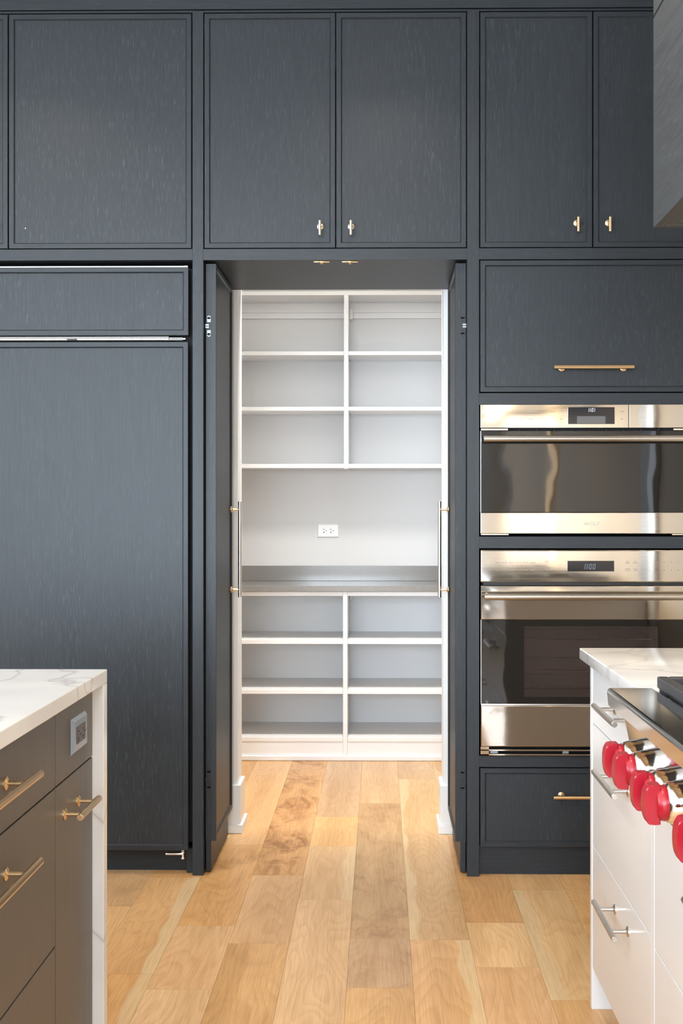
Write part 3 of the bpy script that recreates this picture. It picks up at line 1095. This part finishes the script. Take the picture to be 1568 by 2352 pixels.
i1 = thing('island_narrow_cabinet', 'narrow dark oak island cabinet beside the marble waterfall end', 'cabinet', (-0.95, -1.615, 0))
obj('carcass', box((-1.25, -1.7595, 0.10), (IFX - 0.0195, -1.468, 0.884)), 'carcass_black', i1)
obj('toe_kick', box((-1.25, -1.7595, 0.0), (IFX - 0.06, -1.468, 0.0995)), 'island_oak_lit', i1)
slab_front(i1, 'false_front', -1.7580, -1.4695, 0.7295, 0.8835, IFX, 1, 'island_oak_lit')
nd = slab_front(i1, 'door', -1.7580, -1.4695, 0.108, 0.7260, IFX, 1, 'island_oak_lit')
bar_pull(nd, (IFX, -1.722, 0.660), (IFX, -1.565, 0.660), (1, 0, 0), 0.026, 0.038, 0.0068)
i2 = thing('island_drawer_cabinet', 'wide dark oak island cabinet with three drawers and brass bars', 'cabinet', (-0.95, -2.22, 0))
obj('carcass', box((-1.25, -2.679, 0.10), (IFX - 0.0195, -1.7605, 0.884)), 'carcass_black', i2)
obj('toe_kick', box((-1.25, -2.679, 0.0), (IFX - 0.06, -1.7605, 0.0995)), 'island_oak_lit', i2)
for za, zb, zh in ((0.7295, 0.8835, 0.808), (0.4210, 0.7260, 0.655), (0.108, 0.4175, 0.350)):
    d_ = slab_front(i2, 'drawer', -2.677, -1.7615, za, zb, IFX, 1, 'island_oak_lit')
    bar_pull(d_, (IFX, -2.440, zh), (IFX, -1.985, zh), (1, 0, 0), 0.075, 0.038, 0.0068)
i3 = thing('island_long_cabinet', 'dark oak island cabinet with two wide drawer stacks behind the viewer', 'cabinet', (-0.95, -3.55, 0))
i3['label'] = 'long dark oak island cabinet with six drawers next to the three-drawer cabinet'
obj('carcass', box((-1.25, -4.43, 0.10), (IFX - 0.0195, -2.681, 0.884)), 'carcass_black', i3)
obj('toe_kick', box((-1.25, -4.43, 0.0), (IFX - 0.06, -2.681, 0.0995)), 'island_oak_lit', i3)
for ya, yb_ in ((-3.555, -2.683), (-4.43, -3.558)):
    for za, zb, zh in ((0.7295, 0.8835, 0.808), (0.4210, 0.7260, 0.655), (0.108, 0.4175, 0.350)):
        d_ = slab_front(i3, 'drawer', ya, yb_, za, zb, IFX, 1, 'island_oak_lit')
        bar_pull(d_, (IFX, (ya + yb_) / 2 - 0.22, zh), (IFX, (ya + yb_) / 2 + 0.22, zh), (1, 0, 0), 0.075, 0.038, 0.0068)
obj('back_panel', box((-1.75, -4.43, 0.0), (-1.2505, -1.469, 0.884)), 'island_oak_lit', i3)

io = thing('island_outlet', 'grey metal outlet plate on the island false front', 'outlet', (IFX, -1.592, 0.803))
outlet_plate(io, (IFX + 0.0002, -1.592, 0.803), (0, 1, 0), (0, 0, 1), (1, 0, 0), 0.114, 0.074, 'outlet_grey', 'outlet_brown', 'slot_black', 0.066, 0.036)

# ------------------------------------------------------------------ range run (right)
RF = 0.540
RE = 0.513
rt = tag(obj('range_worktop', box((RE, -1.7225, 0.8860), (1.149, -1.025, 0.915), 0.003, 3), 'marble', None, True, loc=(0.84, -1.37, 0.886)),
         'white veined marble worktop between the wall ovens and the rangetop', 'worktop')
rt2 = tag(obj('range_worktop', box((RE, -4.30, 0.8860), (1.168, -2.6425, 0.915), 0.003, 3), 'marble', None, True, loc=(0.84, -3.5, 0.886)),
          'long white marble worktop on the white cabinets beyond the rangetop', 'worktop')
wd = thing('white_drawer_cabinet', 'white lacquered three-drawer base cabinet beside the rangetop', 'cabinet', (0.85, -1.38, 0))
obj('end_panel', box((RF - 0.002, -1.060, 0.0), (1.148, -1.040, 0.8850), 0.001), 'white_lacquer', wd)
obj('carcass', box((RF + 0.0205, -1.7015, 0.10), (1.148, -1.0605, 0.8850)), 'white_paint', wd)
obj('toe_kick', box((RF + 0.075, -1.7015, 0.0), (1.148, -1.0605, 0.0995)), 'white_lacquer', wd)
for za, zb, zh in ((0.7300, 0.8840, 0.812), (0.4215, 0.7275, 0.658), (0.108, 0.4190, 0.353)):
    d_ = slab_front(wd, 'drawer', -1.7000, -1.0625, za, zb, RF, -1, 'white_lacquer')
    bar_pull(d_, (RF, -1.535, zh), (RF, -1.295, zh), (-1, 0, 0), 0.050, 0.040, 0.0068, 'nickel_tone')  # silver of the reflections put into the colour of the range-side pulls
wr = thing('rangetop_base_cabinet', 'white lacquered base cabinet under the red-knobbed rangetop', 'cabinet', (0.85, -2.18, 0))
obj('filler', box((RF - 0.0005, -1.7220, 0.10), (RF + 0.02, -1.7030, 0.8850), 0.001), 'white_lacquer', wr)
obj('carcass', box((RF + 0.0205, -2.640, 0.10), (1.148, -1.7025, 0.700)), 'white_paint', wr)
obj('toe_kick', box((RF + 0.075, -2.640, 0.0), (1.148, -1.7025, 0.0995)), 'white_lacquer', wr)
for za, zb in ((0.4085, 0.7000), (0.108, 0.4060)):
    d_ = slab_front(wr, 'drawer', -2.638, -1.7250, za, zb, RF, -1, 'white_lacquer')
    bar_pull(d_, (RF, -2.41, zb - 0.07), (RF, -1.96 - 0.14, zb - 0.07), (-1, 0, 0), 0.050, 0.040, 0.0068, 'nickel_tone')
w3 = thing('white_base_cabinet', 'white lacquered base cabinet with drawers under the long worktop', 'cabinet', (0.85, -3.47, 0))
obj('carcass', box((RF + 0.0205, -4.28, 0.10), (1.165, -2.642, 0.8850)), 'white_paint', w3)
obj('toe_kick', box((RF + 0.075, -4.28, 0.0), (1.165, -2.642, 0.0995)), 'white_lacquer', w3)
for ya, yb_ in ((-3.459, -2.645), (-4.278, -3.462)):
    for za, zb, zh in ((0.7300, 0.8840, 0.812), (0.4215, 0.7275, 0.658), (0.108, 0.4190, 0.353)):
        d_ = slab_front(w3, 'drawer', ya, yb_, za, zb, RF, -1, 'white_lacquer')
        bar_pull(d_, (RF, (ya + yb_) / 2 - 0.12, zh), (RF, (ya + yb_) / 2 + 0.12, zh), (-1, 0, 0), 0.050, 0.040, 0.0068, 'nickel_tone')

# --- rangetop
ry0, ry1 = -2.640, -1.7250
rg = thing('rangetop', 'steel gas rangetop with six red knobs and black grates', 'rangetop', (0.8, -2.18, 0.70))
pts = [(0.4540, 0.9195), (0.4510, 0.9189), (0.4486, 0.9173), (0.4470, 0.9150), (0.4465, 0.9120), (0.4490, 0.8860), (0.4530, 0.8825), (0.4780, 0.8745), (0.5100, 0.7180),
       (0.5140, 0.7130), (0.5900, 0.7080), (1.1450, 0.7080), (1.1450, 0.9100), (0.5430, 0.9100), (0.5340, 0.9195)]
bm = add_prism(bmesh.new(), pts, ry0, ry1)
obj('body', bm, 'range_steel', rg)
KY = (-1.800, -1.893, -2.044, -2.129, -2.330, -2.420)
for ky in KY:
    bm = bmesh.new()
    kz = 0.797
    ax = Vector((-1, 0, -0.03)).normalized()
    p0 = Vector((0.4985, ky, kz))
    add_lathe(bm, p0, ax, [(0, 0.0370), (0.006, 0.0368), (0.020, 0.0350), (0.033, 0.0325), (0.0365, 0.0310), (0.0375, 0.0295)], 36)
    kb = obj('knob', bm, 'chrome', rg, True)
    bm = bmesh.new()
    p1 = p0 + ax * 0.0376
    add_lathe(bm, p1, ax, [(0, 0.0285), (0.003, 0.0290), (0.011, 0.0270), (0.0160, 0.0230)], 32)
    # raised grip blade across the dial
    p2 = p1 + ax * 0.010
    hw, hh = 0.0135, 0.0320
    prof = [(-hh, 0.0), (-hh, 0.010)] + [(hh * math.sin(a * PI / 16) * (1.0 if abs(a) < 8 else 0.999), 0.0150 + 0.0112 * math.cos(a * PI / 16) ** 0.8 if abs(a) < 8 else 0.0150) for a in range(-8, 9)] + [(hh, 0.010), (hh, 0.0)]
    A = [bm.verts.new(p2 + Vector((0, -hw, z)) + ax * d) for z, d in prof]
    B = [bm.verts.new(p2 + Vector((0, hw, z)) + ax * d) for z, d in prof]
    fs = [bm.faces.new(A), bm.faces.new(B)]
    for k in range(len(prof)):
        k2 = (k + 1) % len(prof)
        fs.append(bm.faces.new((A[k], A[k2], B[k2], B[k])))
    es = [e for e in {e for f in fs for e in f.edges} if abs(e.verts[0].co.y - e.verts[1].co.y) < 1e-6]
    bmesh.ops.bevel(bm, geom=es, offset=0.0022, segments=2, affect='EDGES', clamp_overlap=True)
    obj('grip', bm, 'knob_red', kb, True)
# burner pan, burners, grates
obj('burner_pan', box((0.555, ry0 + 0.02, 0.9102), (1.125, ry1 - 0.02, 0.9135), 0.001), 'cast_iron', rg)
for k in range(3):
    ya = ry0 + 0.012 + k * 0.2975
    yb_ = ya + 0.2945
    bm = bmesh.new()
    z0, z1 = 0.9215, 0.9445
    add_box(bm, (0.541, ya, z0), (0.563, yb_, z1), 0.003)
    add_box(bm, (1.107, ya, z0), (1.128, yb_, z1), 0.003)
    add_box(bm, (0.563, ya, z0), (1.107, ya + 0.016, z1), 0.003)
    add_box(bm, (0.563, yb_ - 0.016, z0), (1.107, yb_, z1), 0.003)
    add_box(bm, (0.826, ya + 0.016, z0), (0.842, yb_ - 0.016, z1), 0.003)
    ym = (ya + yb_) / 2
    for xc in (0.694, 0.976):
        for dx, dy in ((1, 0), (-1, 0), (0, 1), (0, -1)):
            L0, L1 = 0.035, (0.131 if dx else 0.131)
            p = (xc + dx * L0, ym + dy * L0)
            q = (xc + dx * L1, ym + dy * L1)
            add_box(bm, (min(p[0], q[0]) - 0.006 * abs(dy), min(p[1], q[1]) - 0.006 * abs(dx), z0 + 0.004),
                    (max(p[0], q[0]) + 0.006 * abs(dy), max(p[1], q[1]) + 0.006 * abs(dx), z1), 0.002)
    for xx in (0.545, 1.110):
        for yy in (ya + 0.004, yb_ - 0.018):
            add_box(bm, (xx, yy, 0.9102), (xx + 0.014, yy + 0.014, z0))
    tag(obj('grate', bm, 'cast_iron', rg), 'black cast iron grate', None)
    for c_ in [rg.children[-1]]:
        if 'category' in c_:
            del c_['category']
    for xc in (0.694, 0.976):
        bm = bmesh.new()
        add_lathe(bm, (xc, ym, 0.9136), (0, 0, 1), [(0, 0.045), (0.006, 0.042), (0.008, 0.036), (0.016, 0.034), (0.019, 0.028)], 24)
        obj('burner_cap', bm, 'cast_iron', rg, True)

# --- range hood
hy0, hy1 = -2.760, -1.7200
hx0, hx1 = 0.5385, 1.1685
hz = 1.826
hd = thing('range_hood', 'large dark oak box hood hanging over the rangetop', 'range hood', ((hx0 + hx1) / 2, (hy0 + hy1) / 2, hz))
bm = bmesh.new()
add_box(bm, (hx0, hy0, hz), (hx0 + 0.02, hy1, 2.2385), 0.0015)
add_box(bm, (hx0 + 0.02, hy1 - 0.02, hz), (hx1, hy1, 2.2385), 0.0015)
add_box(bm, (hx0 + 0.02, hy0, hz), (hx1, hy0 + 0.02, 2.2385), 0.0015)
obj('lower_case', bm, 'hood_oak', hd)
bm = bmesh.new()
add_box(bm, (hx0, hy0, 2.2425), (hx0 + 0.02, hy1, ZC - 0.001), 0.0015)
add_box(bm, (hx0 + 0.02, hy1 - 0.02, 2.2425), (hx1, hy1, ZC - 0.001), 0.0015)
add_box(bm, (hx0 + 0.02, hy0, 2.2425), (hx1, hy0 + 0.02, ZC - 0.001), 0.0015)
obj('upper_case', bm, 'hood_oak', hd)
bm = bmesh.new()
f_ = 0.018
add_box(bm, (hx0 + 0.0205, hy0 + 0.0205, hz + 0.001), (hx0 + 0.02 + f_, hy1 - 0.0205, hz + 0.02))
add_box(bm, (hx1 - 0.08, hy0 + 0.0205, hz + 0.001), (hx1 - 0.001, hy1 - 0.0205, hz + 0.02))
add_box(bm, (hx0 + 0.02 + f_, hy0 + 0.0205, hz + 0.001), (hx1 - 0.08, hy0 + 0.02 + f_, hz + 0.02))
add_box(bm, (hx0 + 0.02 + f_, hy1 - 0.02 - f_, hz + 0.001), (hx1 - 0.08, hy1 - 0.0205, hz + 0.02))
obj('underside_trim', bm, 'hood_oak', hd)
bm = bmesh.new()
lx0, lx1, ly0, ly1 = hx0 + 0.039, hx1 - 0.081, hy0 + 0.039, hy1 - 0.039
add_box(bm, (lx0, ly0, hz + 0.024), (lx1, ly1, hz + 0.029))
add_box(bm, (lx0, ly0, hz + 0.012), (lx0 + 0.004, ly1, hz + 0.024))
add_box(bm, (lx1 - 0.004, ly0, hz + 0.012), (lx1, ly1, hz + 0.024))
add_box(bm, (lx0 + 0.004, ly0, hz + 0.012), (lx1 - 0.004, ly0 + 0.004, hz + 0.024))
add_box(bm, (lx0 + 0.004, ly1 - 0.004, hz + 0.012), (lx1 - 0.004, ly1, hz + 0.024))
ln = obj('liner', bm, 'brushed_steel', hd)
bm = bmesh.new()
for k in range(24):
    yy = ly0 + 0.03 + k * (ly1 - ly0 - 0.06) / 24
    add_box(bm, (lx0 + 0.12, yy, hz + 0.016), (lx1 - 0.02, yy + 0.02, hz + 0.0235), 0.002)
obj('baffle_filter', bm, 'brushed_steel', ln)
for yy in (ly0 + 0.18, ly1 - 0.18):
    bm = bmesh.new()
    add_lathe(bm, (lx0 + 0.06, yy, hz + 0.0235), (0, 0, -1), [(0, 0.032), (0.003, 0.032), (0.004, 0.026)], 20)
    obj('hood_lamp', bm, 'lamp_glow', ln)
    area_light('hood_light', (lx0 + 0.06, yy, hz + 0.012), (0.25, 0, -1), 0.05, 0.05, 3.5, (1.0, 0.78, 0.52))

# ------------------------------------------------------------------ recessed ceiling lamps
WARM = (1.0, 0.86, 0.70)


def downlight(x, y, z, power, label, color=WARM, spread=2.2, rad=0.05):
    root = thing('recessed_downlight', label, 'ceiling light', (x, y, z), 'recessed ceiling lights')
    bm = bmesh.new()
    seg = 24
    ri, ro = rad, rad + 0.018
    V = []
    for r, zz in ((ro, z - 0.0005), (ro, z - 0.006), (ri, z - 0.006), (ri, z - 0.0005)):
        V.append([bm.verts.new((x + r * math.cos(2 * PI * k / seg), y + r * math.sin(2 * PI * k / seg), zz)) for k in range(seg)])
    for a, b in zip(V, V[1:] + V[:1]):
        for k in range(seg):
            bm.faces.new((a[k], a[(k + 1) % seg], b[(k + 1) % seg], b[k]))
    obj('trim_ring', bm, 'plastic_white', root, True)
    bm = bmesh.new()
    add_lathe(bm, (x, y, z - 0.0005), (0, 0, -1), [(0, rad - 0.0005), (0.002, rad - 0.0005)], 24)
    obj('lens', bm, 'lamp_glow' if rad < 0.1 else 'soft_glow', root)
    L = area_light('downlight_beam', (x, y, z - 0.012), (0, 0, -1), rad * 1.8, rad * 1.8, power, color, spread)
    L.data.shape = 'DISK'


for x, y, where in ((0.02, -0.72, 'in front of the pantry doorway'), (-1.30, -0.72, 'in front of the refrigerator'),
                    (-0.05, -2.2, 'between the rangetop and the island'), (-1.3, -2.6, 'above the island worktop'),
                    (-0.05, -4.2, 'at the far end of the island aisle'), (-1.3, -4.6, 'just past the island end'),
                    (0.0, -6.2, 'near the single right-wall window'), (-2.3, -6.0, 'before the paired front windows'),
                    (-2.8, -2.4, 'beside the wide left-wall window')):
    downlight(x, y, ZC, 5, 'white recessed ceiling lamp ' + where)
downlight(-0.16, 0.84, ZC, 27, 'wide round white ceiling lamp inside the pantry', (1.0, 0.95, 0.88), 1.65, 0.24)

# tall linear wall lamp on the cream wall, mirrored by the ovens as a bright upright line
wl = thing('linear_wall_lamp', 'tall slim warm linear lamp on the cream side wall', 'lamp', (FX1, -3.67, 1.05))
obj('backplate', box((FX1 - 0.012, -3.705, 0.93), (FX1 - 0.0005, -3.635, 2.75), 0.002), 'satin_brass', wl)
for yy in (-3.697, -3.659):
    obj('light_tube', box((FX1 - 0.040, yy, 0.95), (FX1 - 0.0125, yy + 0.016, 2.73), 0.003), 'tube_glow', wl)
